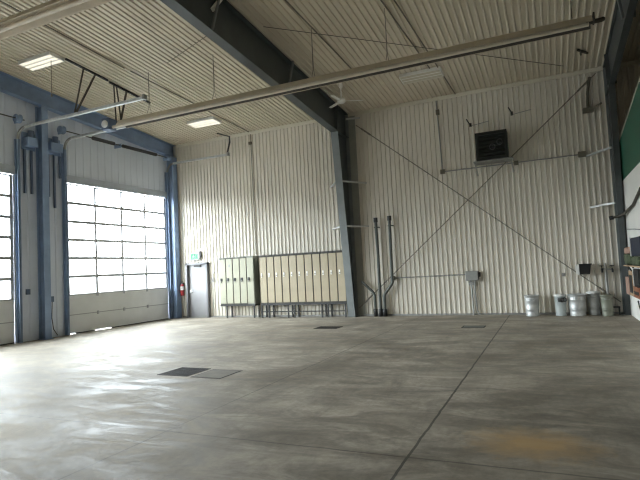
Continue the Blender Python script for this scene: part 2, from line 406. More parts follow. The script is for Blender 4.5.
# ------------------------------------------------------------------ portal frames
def portal(x, label, fw=.125, flange='slate_lit'):
    t = thing('portal_frame', (x, -.3, 0), label, 'steel frame', 'slate steel portal frames')
    yi = lambda z: -.36-.115*z
    zb = lambda y: 6.05+.085*(-y)
    zk = 6.16; yk = yi(zk)
    lim = RIDGE
    web = [(-.05, .02), (yi(.02), .02), (yk, zk), (lim, zb(lim)), (lim, zc(lim)-.06), (-.05, zc(0)-.06)]
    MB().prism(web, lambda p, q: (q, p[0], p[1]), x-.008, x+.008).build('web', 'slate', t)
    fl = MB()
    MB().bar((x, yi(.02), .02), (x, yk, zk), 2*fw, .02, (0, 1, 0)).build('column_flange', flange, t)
    MB().bar((x, yk, zk), (x, lim, zb(lim)), 2*fw, .02).build('rafter_flange', 'slate', t)
    MB().bar((x, -.045, zc(0)-.06), (x, lim, zc(lim)-.06), 2*fw, .02).build('top_flange', 'slate', t)
    MB().box(x-fw, x+fw, -.055, -.035, .02, zc(0)-.08).build('rear_flange', 'slate_lit', t)
    MB().box(x-fw+.01, x+fw-.01, yk, -.055, zk-.01, zk+.01).build('knee_stiffener', 'slate', t)
    MB().bar((x, yk, zk), (x, -.9, zc(-.9)-.07), .22, .02, (0, 1, 0)).build('knee_plate', 'slate', t)
    MB().box(x-.16, x+.16, yi(0)-.04, -.03, 0, .02).build('base_plate', 'slate', t)
    for s in (-1, 1):
        for z in (3.02, 4.5):
            if x > 10 and s > 0: continue
            MB().bar((x+s*.11, yi(z)+.03, z+.02), (x+s*.66, -.05, z), .05, .05).build('flange_brace', 'galv', t)
    for y in (-4.45, -7.8):
        for s in (-1, 1):
            MB().bar((x+s*.10, y, zb(y)+.04), (x+s*.16, y+.25, zc(y+.25)-.05), .05, .05).build('rafter_brace', 'slate_lit', t)
    return t
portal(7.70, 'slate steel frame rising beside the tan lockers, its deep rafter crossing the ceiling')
struct(box(7.828, 8.07, -.046, -.026, .06, H-.14).build('shade_trim', 'column_shade_trim'))  # trim strip whose grey also holds the shade on the wall here
portal(15.69, 'slate steel frame rising beside the white partition', .072, 'slate')
tag(MB().bar((7.84, -.30, 6.74), (8.25, -.04, 6.78), .05, .05).build('knee_strut', 'galv'), 'short pale strut at the top of the column under the ceiling fan', 'strut')

# ------------------------------------------------------------------ exit door, sign, extinguisher
d = sempty('door_4', (1.1, 0, 0))
m = MB().box(.58, .65, -.16, .0, 0, 2.15).box(1.555, 1.625, -.16, .0, 0, 2.15).box(.58, 1.625, -.16, 0, 2.08, 2.15)
m.build('frame', 'door_frame', d)
lf = MB().box(.655, 1.55, -.045, -.03, .012, 2.075).build('leaf', 'steel_door', d)
MB().box(.70, .80, -.075, -.046, .98, 1.10).tube([(.76, -.075, 1.04), (.76, -.11, 1.04), (.88, -.11, 1.04)], .012, 8).build('handle', 'galv', lf)
MB().box(.66, 1.54, -.052, -.046, .02, .07).build('kick_strip', 'galv_dull', lf)
MB().box(.95, 1.25, -.10, -.046, 1.985, 2.06).bar((1.0, -.09, 2.05), (1.35, -.12, 2.07), .02, .02).build('closer', 'dark_steel', lf)
MB().box(.65, 1.555, -.14, .0, 0, .012).build('threshold', 'galv_dull', d)

d.location.x += .06
t = thing('exit_sign', (1.07, -.06, 2.26), 'small white and green exit sign above the grey door', 'sign')
MB().box(.86, 1.30, -.11, -.037, 2.26, 2.54).build('housing', 'white', t, bevel=.008)
MB().box(.89, 1.27, -.114, -.111, 2.285, 2.515).build('face_panel', 'sign_green', t)
pm = MB(); sx, sz, Yp = 1.02, 2.39, -.118
def blk(pts): pm.prism(pts, lambda p, q: (p[0], q, p[1]), Yp, Yp+.004)
pm.prism([(sx+.022+.016*math.cos(k*PI/5), sz+.08+.016*math.sin(k*PI/5)) for k in range(10)], lambda p, q: (p[0], q, p[1]), Yp, Yp+.004)
blk([(sx-.005, sz+.055), (sx+.025, sz+.06), (sx+.01, sz-.01), (sx-.025, sz-.005)])
blk([(sx+.0, sz), (sx+.015, sz-.01), (sx+.05, sz-.035), (sx+.045, sz-.085), (sx+.03, sz-.085), (sx+.03, sz-.045)])
blk([(sx-.025, sz), (sx-.005, sz-.01), (sx-.03, sz-.05), (sx-.075, sz-.06), (sx-.075, sz-.045), (sx-.04, sz-.038)])
blk([(sx+.02, sz+.055), (sx+.03, sz+.045), (sx+.07, sz+.02), (sx+.062, sz+.01), (sx+.02, sz+.035)])
blk([(sx-.005, sz+.055), (sx-.05, sz+.04), (sx-.055, sz+.01), (sx-.043, sz+.01), (sx-.037, sz+.03), (sx-.005, sz+.04)])
pm.box(1.14, 1.235, Yp, Yp+.004, 2.30, 2.31).box(1.14, 1.15, Yp, Yp+.004, 2.30, 2.49).box(1.225, 1.235, Yp, Yp+.004, 2.30, 2.49).box(1.14, 1.235, Yp, Yp+.004, 2.48, 2.49)
pm.build('pictogram', 'sign_white', t)
MB().box(1.30, 1.36, -.10, -.037, 2.35, 2.60).build('conduit_box', 'dark_steel', t)

t = thing('fire_extinguisher', (.43, -.16, .86), 'red fire extinguisher hung on the wall between corner post and exit door', 'fire extinguisher')
MB().lathe((.43, -.13, .88), [(.0, 0), (.07, 0), (.078, .015), (.078, .36), (.07, .41), (.03, .45), (.025, .47), (0, .47)], 20).build('cylinder', 'red', t)
MB().lathe((.43, -.13, 1.10), [(.0791, 0), (.0791, .15)], 20).build('paper_label', 'white', t)
MB().box(.41, .45, -.15, -.11, 1.35, 1.40).bar((.40, -.13, 1.40), (.50, -.17, 1.44), .02, .012).bar((.42, -.13, 1.40), (.51, -.16, 1.38), .02, .012).build('valve', 'dark_steel', t)
MB().tube([(.42, -.15, 1.37), (.36, -.17, 1.33), (.34, -.17, 1.2), (.345, -.16, 1.0)], .012, 6).build('hose', 'black', t)
MB().box(.38, .48, -.05, -.037, 1.05, 1.38).build('wall_bracket', 'dark_steel', t)
t = thing('switch_box', (1.89, -.05, 1.3), 'small grey switch box on the wall between exit door and pale lockers', 'light switch')
MB().box(1.83, 1.93, -.075, -.037, 1.36, 1.53).build('box', 'galv_dull', t, bevel=.006)
MB().box(1.865, 1.895, -.083, -.075, 1.42, 1.47).build('rocker', 'dark_steel', t)
MB().tube([(1.89, -.045, 1.53), (1.89, -.045, 1.66), (1.97, -.045, 1.74)], .014, 8).tube([(1.87, -.045, 1.36), (1.86, -.045, 1.2), (1.84, -.045, .06)], .012, 8).build('conduit', 'galv_dull', t)

# ------------------------------------------------------------------ lockers
ORD = ['first', 'second', 'third', 'fourth', 'fifth', 'sixth', 'seventh', 'eighth', 'ninth', 'tenth', 'last']
LW = .305
def locker(x0, z0, z1, body, door, label, group, mark, bright):
    y1, y0 = -.03, -.405
    t = thing('locker', (x0+LW/2, y0, z0), label, 'locker', group)
    MB().box(x0+.001, x0+LW-.001, y0+.012, y1, z0, z1).build('body', body, t)
    w = .021
    dr = MB().box(x0+w, x0+LW-w, y0-.008, y0+.014, z0+.045, z1-.035).build('door', door, t, bevel=.004)
    for zs_ in ((z1-.13, z1-.17, z1-.21), (z0+.16, z0+.20, z0+.24)):
        m = MB()
        for zz in zs_: m.box(x0+.10, x0+LW-.10, y0-.011, y0-.007, zz, zz+.012)
        m.build('vent_louver', door, dr)
    zz = z0+.96 if bright else z0+.86
    if bright:
        MB().box(x0+.075, x0+.125, y0-.03, y0-.008, zz, zz+.15).build('latch', 'handle', dr, bevel=.006)
        MB().box(x0+.083, x0+.117, y0-.034, y0-.030, zz+.03, zz+.07).build('latch_pull', 'locker_side', dr)
    else:
        MB().box(x0+.05, x0+.13, y0-.037, y0-.008, zz+.02, zz+.13).build('latch', 'dark_steel', dr, bevel=.006)
        MB().tube([(x0+.09, y0-.03, zz+.03), (x0+.075, y0-.035, zz-.02), (x0+.105, y0-.035, zz-.03), (x0+.10, y0-.03, zz+.03)], .01, 6).build('padlock', 'galv_dull', dr)
    if mark:
        MB().box(x0+.12, x0+.18, y0-.0105, y0-.008, z1-.34, z1-.24).build('number_plate', 'galv_dull', dr)
    return t
g1, g2 = 'pale green lockers by the exit door', 'tan lockers beside the steel frame'
for k in range(5):
    tl = 'pale green steel locker, %s of five counted from the exit door' % ORD[k] if k < 4 else 'pale green steel locker, last of five, next to the tan lockers'
    if k == 1: tl = 'pale green steel locker with a small plate, second of five from the exit door'
    locker(2.44+k*LW, .50, 2.24, 'locker_dark' if k < 4 else 'locker_side', 'locker_green', tl, g1, k == 1, False)
for k in range(11):
    tl = 'tan steel locker, %s of eleven counted from the pale green lockers' % ORD[k] if k < 10 else 'tan steel locker, last of eleven, against the steel column'
    locker(4.212+k*LW, .50, 2.22, 'locker_dark', 'locker_tan', tl, g2, False, True)
def stand(x0, x1, legs, rail, label):
    t = thing('locker_stand', ((x0+x1)/2, -.22, 0), label, 'locker stand', 'dark steel stands under the lockers')
    MB().box(x0, x1, -.41, -.37, .445, .498).box(x0, x1, -.09, -.05, .445, .498).box(x0, x0+.04, -.37, -.09, .445, .498).box(x1-.04, x1, -.37, -.09, .445, .498).build('top_rail', 'dark_steel', t)
    for x in legs:
        for y in (-.39, -.07): MB().box(x-.022, x+.022, y-.022, y+.022, 0, .445).build('leg', 'dark_steel', t)
    if rail: MB().box(legs[0], legs[-1], -.40, -.38, .20, .235).build('cross_rail', 'dark_steel', t)
stand(2.44, 3.965, [2.72, 3.91], False, 'dark steel stand under the pale green lockers')
stand(4.212, 7.562, [4.24, 4.54, 5.32, 5.57, 6.63, 6.86, 7.50], True, 'dark steel stand with cross rail under the tan lockers')
tag(MB().box(2.43, 3.975, -.42, -.03, 2.241, 2.27).build('locker_top_cap', 'locker_side'), 'thin dark cap along the top of the pale green lockers', 'locker top')
tag(MB().box(4.205, 7.562, -.42, -.03, 2.221, 2.262).build('locker_top_cap', 'locker_dark'), 'thin dark cap along the top of the tan lockers', 'locker top')

# ------------------------------------------------------------------ pipes and conduits on the back wall
def pipe(name, pts, r, label, sleeve=True, cap=True):
    t = thing(name, (pts[-1][0], pts[-1][1], 0), label, 'pipe', 'dark pipes rising from the floor beside the steel column')
    MB().tube(pts, r, 12).build('riser', 'pipe', t)
    if sleeve: MB().lathe((pts[-1][0], pts[-1][1], 0), [(0, 0), (r+.025, 0), (r+.025, .23), (r+.005, .25), (0, .25)], 14).build('floor_sleeve', 'dark_steel', t)
    if cap:
        MB().tube([(pts[0][0], pts[0][1], pts[0][2]-.12), (pts[0][0], pts[0][1], pts[0][2]+.03)], r+.018, 12).build('end_cap', 'dark_steel', t)
        MB().box(pts[0][0]-.08, pts[0][0]+.08, -.18, -.037, pts[0][2]-.30, pts[0][2]-.27).build('wall_clip', 'dark_steel', t)
pipe('riser_pipe', [(8.670, -.215, 3.24), (8.690, -.215, 2.0), (8.670, -.215, 0)], .05, 'straight dark pipe standing against the wall beside the steel column')
pipe('riser_pipe', [(9.145, -.215, 3.26), (9.125, -.215, 1.12), (9.095, -.215, 1.04), (8.855, -.215, .74), (8.825, -.215, .66), (8.820, -.215, 0)], .05, 'tall dark pipe with a kink near its foot, away from the column')
pipe('riser_pipe', [(8.055, -.215, 1.18), (8.445, -.215, .80), (8.495, -.215, .70), (8.495, -.215, 0)], .045, 'short bent dark pipe emerging from behind the steel column', True, False)

def conduit(pts, boxes, label, r=.018, m='galv_dull'):
    t = thing('electrical_conduit', pts[0], label, 'conduit')
    MB().tube(pts, r, 8).build('tube', m, t)
    for (x, z, w, h) in boxes: MB().box(x-w/2, x+w/2, -.11, -.037, z-h/2, z+h/2).build('junction_box', 'bracket_brown', t)
    return t
conduit([(9.12, -.056, 1.24), (11.45, -.056, 1.26)], [(9.12, 1.24, .12, .14)], 'thin horizontal conduit from a small outlet box to the disconnect box')
conduit([(10.88, -.056, 6.88), (10.95, -.056, 4.57)], [(10.91, 6.50, .10, .16), (10.95, 4.56, .14, .14)], 'thin vertical conduit dropping from the eave to a small box')
conduit([(3.86, -.056, 6.90), (3.88, -.056, 2.33)], [(3.84, 6.55, .12, .10)], 'thin vertical conduit dropping from the eave to the pale lockers', .012, 'brace_grey')
conduit([(11.03, -.056, 4.56), (14.87, -.056, 4.57)], [(14.92, 4.57, .20, .16), (13.15, 4.55, .12, .12)], 'long horizontal conduit passing under the dark wall fan')
t = thing('disconnect_switch', (11.68, -.1, 1.06), 'grey electrical disconnect box on the back wall with conduit to the floor', 'electrical box')
MB().box(11.46, 11.83, -.20, -.037, 1.07, 1.36).build('enclosure', 'galv_dull', t, bevel=.008)
MB().box(11.831, 11.85, -.17, -.06, 1.10, 1.34).build('side_panel', 'dark_steel', t)
MB().box(11.86, 11.90, -.12, -.09, 1.18, 1.32).box(11.85, 11.87, -.13, -.08, 1.17, 1.21).build('lever', 'black', t)
MB().tube([(11.59, -.09, 1.07), (11.61, -.09, .82), (11.62, -.09, 0)], .028, 8).tube([(11.72, -.09, 1.07), (11.70, -.09, .7), (11.74, -.09, .12), (11.80, -.11, .02)], .022, 8).build('conduit', 'galv_dull', t)
MB().box(11.53, 11.68, -.12, -.05, .93, 1.03).build('conduit_body', 'galv_dull', t)

# cross bracing
def brace(p, q, label):
    t = thing('brace_rod', ((p[0]+q[0])/2, p[1], min(p[2], q[2])), label, 'brace rod', 'crossed brace rods on the back wall')
    p, q = Vector(p), Vector(q)
    MB().tube([p, q], .014, 8).build('rod', 'brace_grey', t)
    for a, b in ((p, q), (q, p)):
        d = (b-a).normalized(); MB().tube([a+d*.25, a+d*.65], .026, 8).build('turnbuckle', 'brace_grey', t)
brace((8.12, -.102, 6.53), (15.58, -.102, .33), 'dark brace rod falling from beside the ceiling fan to the metal cans')
brace((15.42, -.135, 6.82), (7.90, -.135, .28), 'dark brace rod falling from beside the partition to the bent pipes')

# ------------------------------------------------------------------ wall fan box
t = thing('exhaust_fan', (12.52, -.35, 4.66), 'large square dark exhaust fan box high on the back wall', 'exhaust fan')
m = MB().box(12.08, 12.15, -.66, -.17, 4.66, 5.48).box(12.90, 12.97, -.66, -.17, 4.66, 5.48).box(12.15, 12.90, -.66, -.17, 5.42, 5.48).box(12.15, 12.90, -.66, -.17, 4.66, 4.72).box(12.15, 12.90, -.19, -.17, 4.72, 5.42)
m.build('housing', 'pipe', t)
MB().box(12.15, 12.90, -.56, -.54, 4.72, 5.42).build('inner_panel', 'fan_black', t)
MB().box(12.075, 12.16, -.675, -.661, 4.655, 5.485).box(12.89, 12.975, -.675, -.661, 4.655, 5.485).box(12.16, 12.89, -.675, -.661, 5.40, 5.485).box(12.16, 12.89, -.675, -.661, 4.655, 4.74).build('front_rim', 'fan_black', t)
m = MB()
for k in range(6):
    z = 4.745+k*.115; m.bar((12.15, -.60, z+.03), (12.90, -.60, z+.03), .06, .008, (0, .5, 1))
m.build('louver', 'fan_black', t)
for cx, cz in ((12.55, 5.02), (12.76, 5.14)):
    ring = [(cx+.075*math.cos(k*PI/10), -.655, cz+.085*math.sin(k*PI/10)) for k in range(21)]
    MB().tube(ring, .012, 6, cap=False).build('ring_guard', 'ring_grey', t)
    MB().lathe((cx, -.62, cz), [(0, -.02), (.03, -.02), (.03, .05), (0, .05)], 12, axis=1).build('hub', 'dark_steel', t)
MB().box(11.98, 13.10, -.64, -.17, 4.60, 4.645).build('shelf_bracket', 'galv_dull', t)
for x in (12.02, 13.05):
    MB().bar((x, -.60, 4.60), (x, -.06, 4.30), .035, .035, (1, 0, 0)).build('support_strut', 'galv_dull', t)
def hook(x, z, label):
    t = thing('wall_hook', (x, -.03, z), label, 'hook', 'hooks above the exhaust fan')
    MB().box(x+.02, x+.09, -.05, -.037, z-.06, z+.06).build('plate', 'rust_steel', t)
    MB().tube([(x+.055, -.05, z-.03), (x+.055, -.30, z-.02), (x+.04, -.32, z+.0), (x-.02, -.34, z+.12)], .018, 8).build('prong', 'dark_steel', t)
    MB().tube([(x+.09, -.04, z-.03), (x+.60, -.04, z+.03)], .010, 6).build('wire', 'galv_dull', t)
hook(11.84, 5.93, 'dark hook on the wall above the fan box, on its door side')
hook(13.07, 6.08, 'dark hook on the wall above the fan box, on its partition side')
t = thing('pipe_bracket', (15.15, -.15, 5.78), 'rusty pipe bracket high on the wall beside the partition-side frame', 'bracket')
MB().tube([(15.26, -.10, 6.75), (15.18, -.10, 6.3), (15.16, -.10, 5.85)], .04, 8).build('drop_pipe', 'bracket_brown', t)
MB().box(15.02, 15.30, -.20, -.037, 5.74, 5.86).build('wall_plate', 'bracket_brown', t)
MB().tube([(15.22, -.12, 5.80), (15.49, -.30, 5.9)], .028, 8).build('arm', 'bracket_brown', t)

# ------------------------------------------------------------------ ceiling: heaters, fan, lights, conduits
def heater(x0, x1, y, z, label, ends=True, chains=(), lining='reflector_in'):
    t = thing('radiant_tube_heater', ((x0+x1)/2, y, z), label, 'heater', 'radiant tube heaters under the roof')
    prof = [(-.215, -.07), (-.195, -.07), (-.095, .055), (.095, .055), (.195, -.07), (.215, -.07), (.11, .085), (-.11, .085)]
    MB().prism(prof, lambda p, x: (x, y+p[0], z+p[1]), x0+.35, x1).build('reflector', 'reflector', t)
    MB().prism([(-.185, -.065), (-.09, .052), (.09, .052), (.185, -.065), (.18, -.065), (.087, .045), (-.087, .045), (-.18, -.065)], lambda p, x: (x, y+p[0], z+p[1]), x0+.36, x1-.01).build('reflector_lining', lining, t)
    MB().tube([(x0, y, z-.03), (x1-.05, y, z-.03)], .045, 12).build('radiant_tube', 'tube', t)
    b = MB().box(x0-.28, x0+.02, y-.16, y+.14, z-.12, z+.22).build('burner_box', 'bluebox', t, bevel=.02)
    MB().lathe((x0-.12, y-.165, z+.04), [(0, -.05), (.09, -.05), (.11, .0), (.11, .03), (0, .03)], 16, axis=1).build('blower', 'white', b)
    for x in chains:
        for s in (-1, 1):
            MB().tube([(x, y+s*.1, z+.11), (x, y+s*.02, z+.3), (x, y, zc(y)-.02)], .007, 5).build('hanger_chain', 'brace_grey', t)
    if ends:
        MB().tube([(x1-.10, y, z), (x1+.16, y, z), (x1+.20, y+.05, z+.03)], .045, 10).build('end_elbow', 'rust_steel', t)
        MB().box(x1+.02, x1+.05, y-.13, y+.13, z-.02, z+.13).build('end_bracket', 'rust_steel', t)
heater(2.45, 14.93, -5.42, 6.15, 'long tube heater hung across the ceiling from the doors to the partition', True, (3.87, 6.1, 9.0, 10.85, 14.6))
heater(2.6, 14.93, -10.25, 6.50, 'thick-looking tube heater higher than the long one, near the glowing light over the door tracks', True, (4.4, 7.4, 9.0, 12.0, 14.5), 'reflector')

t = thing('ceiling_fan', (8.55, -2.47, 6.55), 'white three-blade ceiling fan beside the slate rafter', 'ceiling fan')
FAZ = math.radians(25)
fx, fy, fz = 8.55, -2.47, 6.62
MB().lathe((fx, fy, zc(fy)-.27), [(0, 0), (.03, 0), (.07, .08), (.075, .25), (0, .25)], 16).build('ceiling_canopy', 'fanwhite', t)
MB().tube([(fx, fy, fz+.08), (fx, fy, zc(fy)-.1)], .022, 10).build('down_rod', 'fanwhite', t)
MB().lathe((fx, fy, fz-.07), [(0, 0), (.07, 0), (.115, .03), (.125, .08), (.10, .13), (.04, .17), (0, .17)], 20).build('motor', 'fanwhite', t)
for az in (FAZ, FAZ+2*PI/3, FAZ+4*PI/3):
    dx, dy = math.cos(az), math.sin(az); b = MB()
    ns = 7; vs = []
    for i in range(ns):
        r = .13+.52*i/(ns-1); w = .03+.022*min(1, i/2)
        if i == ns-1: w *= .7
        for s in (-1, 1):
            for h in (-.004, .004): vs.append((fx+dx*r-dy*s*w, fy+dy*r+dx*s*w, fz+h+s*.006-.02*(r-.13)))
    fs = []
    for i in range(ns-1):
        a = 4*i; c = a+4
        fs += [(a, c, c+2, a+2), (a+1, a+3, c+3, c+1), (a, a+1, c+1, c), (a+2, c+2, c+3, a+3)]
    fs += [(0, 2, 3, 1), (4*ns-4, 4*ns-3, 4*ns-1, 4*ns-2)]
    b.add(vs, fs).build('blade', 'fanwhite', t)

def lamp(x0, x1, y0, y1, lens, label, drop=.0):
    t = thing('fluorescent_light', ((x0+x1)/2, (y0+y1)/2, zc((y0+y1)/2)-.1-drop), label, 'ceiling light', 'fluorescent fixtures on the ceiling')
    q = lambda p, x: (x, p[0], zc(p[0])-.03-drop+p[1])
    MB().prism([(y0, -.09), (y1, -.09), (y1, 0), (y0, 0)], q, x0, x1).build('housing', 'white' if lens == 'lens_on' else 'fanwhite', t)
    n = 3; w = (y1-y0)/n
    for k in range(n):
        a, b = y0+w*k+.02, y0+w*(k+1)-.02
        MB().prism([(a, -.091), (a+.03, -.105), (b-.03, -.105), (b, -.091)], q, x0+.03, x1-.03).build('lens', lens, t)
    for x in (x0+.1, x1-.1): MB().tube([(x, (y0+y1)/2, zc((y0+y1)/2)-.03-drop), (x, (y0+y1)/2, zc((y0+y1)/2)+.0)], .01, 6).build('hanger', 'dark_steel', t)
lamp(1.18, 2.42, -7.42, -6.98, 'lens_on', 'glowing ceiling light close above the overhead door tracks')
lamp(2.38, 3.52, -1.92, -1.42, 'lens_on', 'glowing ceiling light above the pale lockers and exit door')
lamp(10.24, 11.44, -2.12, -1.62, 'lens_off', 'unlit ceiling light between the ceiling fan and the exhaust fan')
tag(MB().tube([(2.18, -7.2, 7.55), (2.18, -7.2, 6.62)], .008, 6).tube([(2.18, -7.2, 6.62), (2.18, -7.2, 6.56)], .022, 8).build('pull_cord', 'brace_grey'), 'thin pull cord hanging beside the glowing light over the door tracks', 'cord')
def ceil_conduit(x, xb, y0, y1, label):
    o = MB().tube([(x, y0, zc(y0)-.05), (xb, y1, zc(y1)-.05)], .017, 8).build('ceiling_conduit', 'brace_grey')
    tag(o, label, 'conduit', 'conduits along the ceiling')
ceil_conduit(3.38, 3.45, -9.6, -5.9, 'ceiling conduit running up from the tube heater past the lit lamp')
ceil_conduit(3.48, 3.80, -5.7, -.08, 'ceiling conduit running from the tube heater down to the eave over the lockers')
ceil_conduit(8.86, 9.15, -9.6, -2.9, 'ceiling conduit just beyond the ceiling fan')
ceil_conduit(10.60, 11.15, -9.6, -2.15, 'ceiling conduit leading to the unlit lamp')
ceil_conduit(10.90, 11.5, -9.6, -.08, 'ceiling conduit passing beside the unlit lamp to the eave')
tag(MB().tube([(4.7, -5.6, zc(-5.6)-.04), (7.5, -6.6, zc(-6.6)-.04)], .008, 5).build('ceiling_wire', 'rust_steel'), 'thin wire slanting over the ceiling up to the deep rafter', 'wire', 'wires across the ceiling')
tag(MB().tube([(8.0, -6.0, zc(-6.0)-.04), (14.6, -.6, zc(-.6)-.04)], .008, 5).build('ceiling_wire', 'rust_steel'), 'thin wire slanting over the ceiling past the unlit lamp', 'wire', 'wires across the ceiling')

# hanging steel for the door tracks
def hanger(y0, y1, x, struts, label):
    t = thing('track_hanger', (x, (y0+y1)/2, 6.3), label, 'hanger bracket', 'hangers for the door tracks')
    MB().bar((x, y0, zc(y0)-.05), (x, y1, zc(y1)-.05), .05, .05).build('ceiling_angle', 'dark_steel', t)
    for (ya, yb, w) in struts: MB().bar((x, ya, zc(ya)-.06), (x, yb, 6.21), w, .03).build('strut', 'rust_steel', t)
hanger(-6.97, -5.55, 2.45, [(-6.4, -6.72, .035), (-6.0, -6.68, .06)], 'dark angle bracket on the ceiling over the longest door track')
hanger(-5.45, -3.78, 2.40, [(-5.28, -5.22, .03), (-5.18, -5.0, .03), (-4.78, -5.1, .06)], 'dark angle bracket on the ceiling over the shorter door track')
t = thing('track_hanger', (2.9, -.42, 6.25), 'bent arm bracket hanging from the ceiling above the pale lockers', 'hanger bracket', 'hangers for the door tracks')
MB().bar((2.62, -.45, 7.03), (3.15, -.42, 6.84), .04, .04).build('upper_arm', 'dark_steel', t)
MB().bar((3.15, -.42, 6.86), (3.16, -.42, 6.62), .04, .04).build('drop', 'dark_steel', t)
MB().bar((3.16, -.42, 6.64), (3.02, -.42, 6.21), .05, .04).build('lower_arm', 'dark_steel', t)
o = MB().bar((7.78, -7.75, 7.20), (7.86, -7.45, 7.62), .09, .05, (1, 0, 0)).build('rafter_clip', 'fanwhite', bevel=.01)
tag(o, 'pale strap clip on the side of the deep slate rafter', 'bracket')
t = thing('beam_hanger', (15.04, -1.3, 6.95), 'small rusty hanger on the ceiling beyond the heater end', 'bracket')
MB().bar((14.93, -1.45, 7.11), (15.18, -1.15, 7.08), .05, .05).build('plate', 'rust_steel', t)
MB().tube([(15.0, -1.36, 7.14), (15.0, -1.36, 6.98)], .02, 6).build('bolt', 'rust_steel', t)

# ------------------------------------------------------------------ cans and fittings at the far end of the back wall
def can(x, y, rt, rb, h, m, label, extra=None, ribs=True):
    t = thing('trash_can', (x, y, 0), label, 'trash can', 'metal cans along the back wall')
    pr = [(0, .012), (rb-.01, .012), (rb-.01, 0), (rb, 0), (rb, .03), (rb-.008, .035)]
    f = lambda q: rb+(rt-rb)*q
    for q in ((.30, .36, .74, .80) if ribs else ()):
        pr += [(f(q), h*q), (f(q)+.006, h*(q+.015)), (f(q), h*(q+.03))]
    pr += [(rt, h-.03), (rt+.014, h-.025), (rt+.014, h), (rt-.006, h), (rt-.012, h-.04), (f(.3)-.012, h*.3), (rb-.02, .05), (0, .05)]
    MB().lathe((x, y, 0), pr, 32).build('body', m, t)
    for s in (-1, 1):
        MB().tube([(x-.07, y+s*(rt-.015), h*.83), (x-.05, y+s*(rt+.02), h*.80), (x+.05, y+s*(rt+.02), h*.80), (x+.07, y+s*(rt-.015), h*.83)], .008, 6).build('handle', 'galv_dull', t)
    return t
can(13.31, -.42, .20, .172, .60, 'galv', 'galvanised metal can standing alone against the back wall')
t = can(14.055, -.40, .15, .14, .57, 'paleblue', 'slim pale can with a black clasp, beside the biggest metal can', ribs=False)
MB().lathe((14.055, -.40, .555), [(.165, 0), (.17, .03), (.12, .055), (0, .06)], 24).build('lid', 'white', t)
MB().box(14.00, 14.10, -.575, -.545, .40, .50).tube([(14.10+.05*math.cos(k*PI/6), -.57, .45+.05*math.sin(k*PI/6)) for k in range(13)], .016, 6, cap=False).tube([(14.17+.05*math.cos(k*PI/6), -.56, .46+.05*math.sin(k*PI/6)) for k in range(13)], .016, 6, cap=False).build('clasp', 'black', t)
can(14.485, -.42, .235, .205, .60, 'galv', 'widest galvanised can, in front of the brace rod')
t = can(14.90, -.24, .165, .15, .62, 'galv', 'galvanised can with a pale lid, tucked behind the widest can')
MB().lathe((14.90, -.24, .615), [(.182, 0), (.182, .02), (.10, .05), (0, .055)], 24).build('lid', 'white', t)
can(15.20, -.58, .15, .135, .57, 'olive', 'dull olive can under the water tap')
t = thing('wall_caddy', (14.74, -.2, 1.12), 'black bin with one white side, mounted on the wall above the cans', 'wall bin')
m = MB(); a = [(14.62, -.34, 1.14), (14.86, -.34, 1.14), (14.86, -.03, 1.14), (14.62, -.03, 1.14)]; b = [(14.60, -.38, 1.40), (14.90, -.38, 1.40), (14.90, -.03, 1.40), (14.60, -.03, 1.40)]
m.add(a+b, [(0, 1, 2, 3), (0, 1, 5, 4), (1, 2, 6, 5), (2, 3, 7, 6)]); a2 = [(x, y, z) for x, y, z in b]
m.build('bin', 'black', t)
MB().prism([(-.40, 1.42), (-.35, 1.13), (-.03, 1.13), (-.03, 1.42)], lambda p, x: (x, p[0], p[1]), 14.575, 14.60).box(14.52, 14.575, -.36, -.20, 1.15, 1.41).build('side_panel', 'white', t)
MB().box(14.60, 14.92, -.39, -.03, 1.40, 1.43).build('rim', 'black', t)
tag(MB().box(14.16, 14.25, -.10, -.037, 1.10, 1.19).tube([(14.2, -.08, 1.14), (14.2, -.18, 1.12)], .025, 8).build('wall_outlet', 'galv_dull'), 'small grey outlet on the wall above the slim pale can', 'outlet')
t = thing('water_tap', (15.28, -.1, 0), 'twin water tap on a standpipe beside the partition-side frame', 'tap')
MB().tube([(15.28, -.175, 0), (15.26, -.175, 1.42)], .035, 10).build('standpipe', 'galv_dull', t)
MB().tube([(15.16, -.19, 1.27), (15.44, -.19, 1.24)], .024, 8).build('manifold', 'galv_dull', t)
for x in (15.17, 15.42):
    MB().tube([(x, -.19, 1.26), (x, -.28, 1.25), (x, -.30, 1.17)], .026, 8).build('spout', 'dark_steel', t)
    MB().tube([(x+.045*math.cos(k*PI/5), -.20+.045*math.sin(k*PI/5), 1.35) for k in range(11)], .012, 6, cap=False).tube([(x, -.20, 1.27), (x, -.20, 1.35)], .01, 6).build('handwheel', 'dark_steel', t)
t = thing('low_stand', (15.36, -.33, 0), 'low dark stand on the floor at the foot of the standpipe', 'stand')
MB().box(15.20, 15.52, -.40, -.26, .20, .235).build('top', 'dark_steel', t)
for x in (15.22, 15.50):
    for y in (-.385, -.275): MB().box(x-.012, x+.012, y-.012, y+.012, 0, .20).build('leg', 'dark_steel', t)

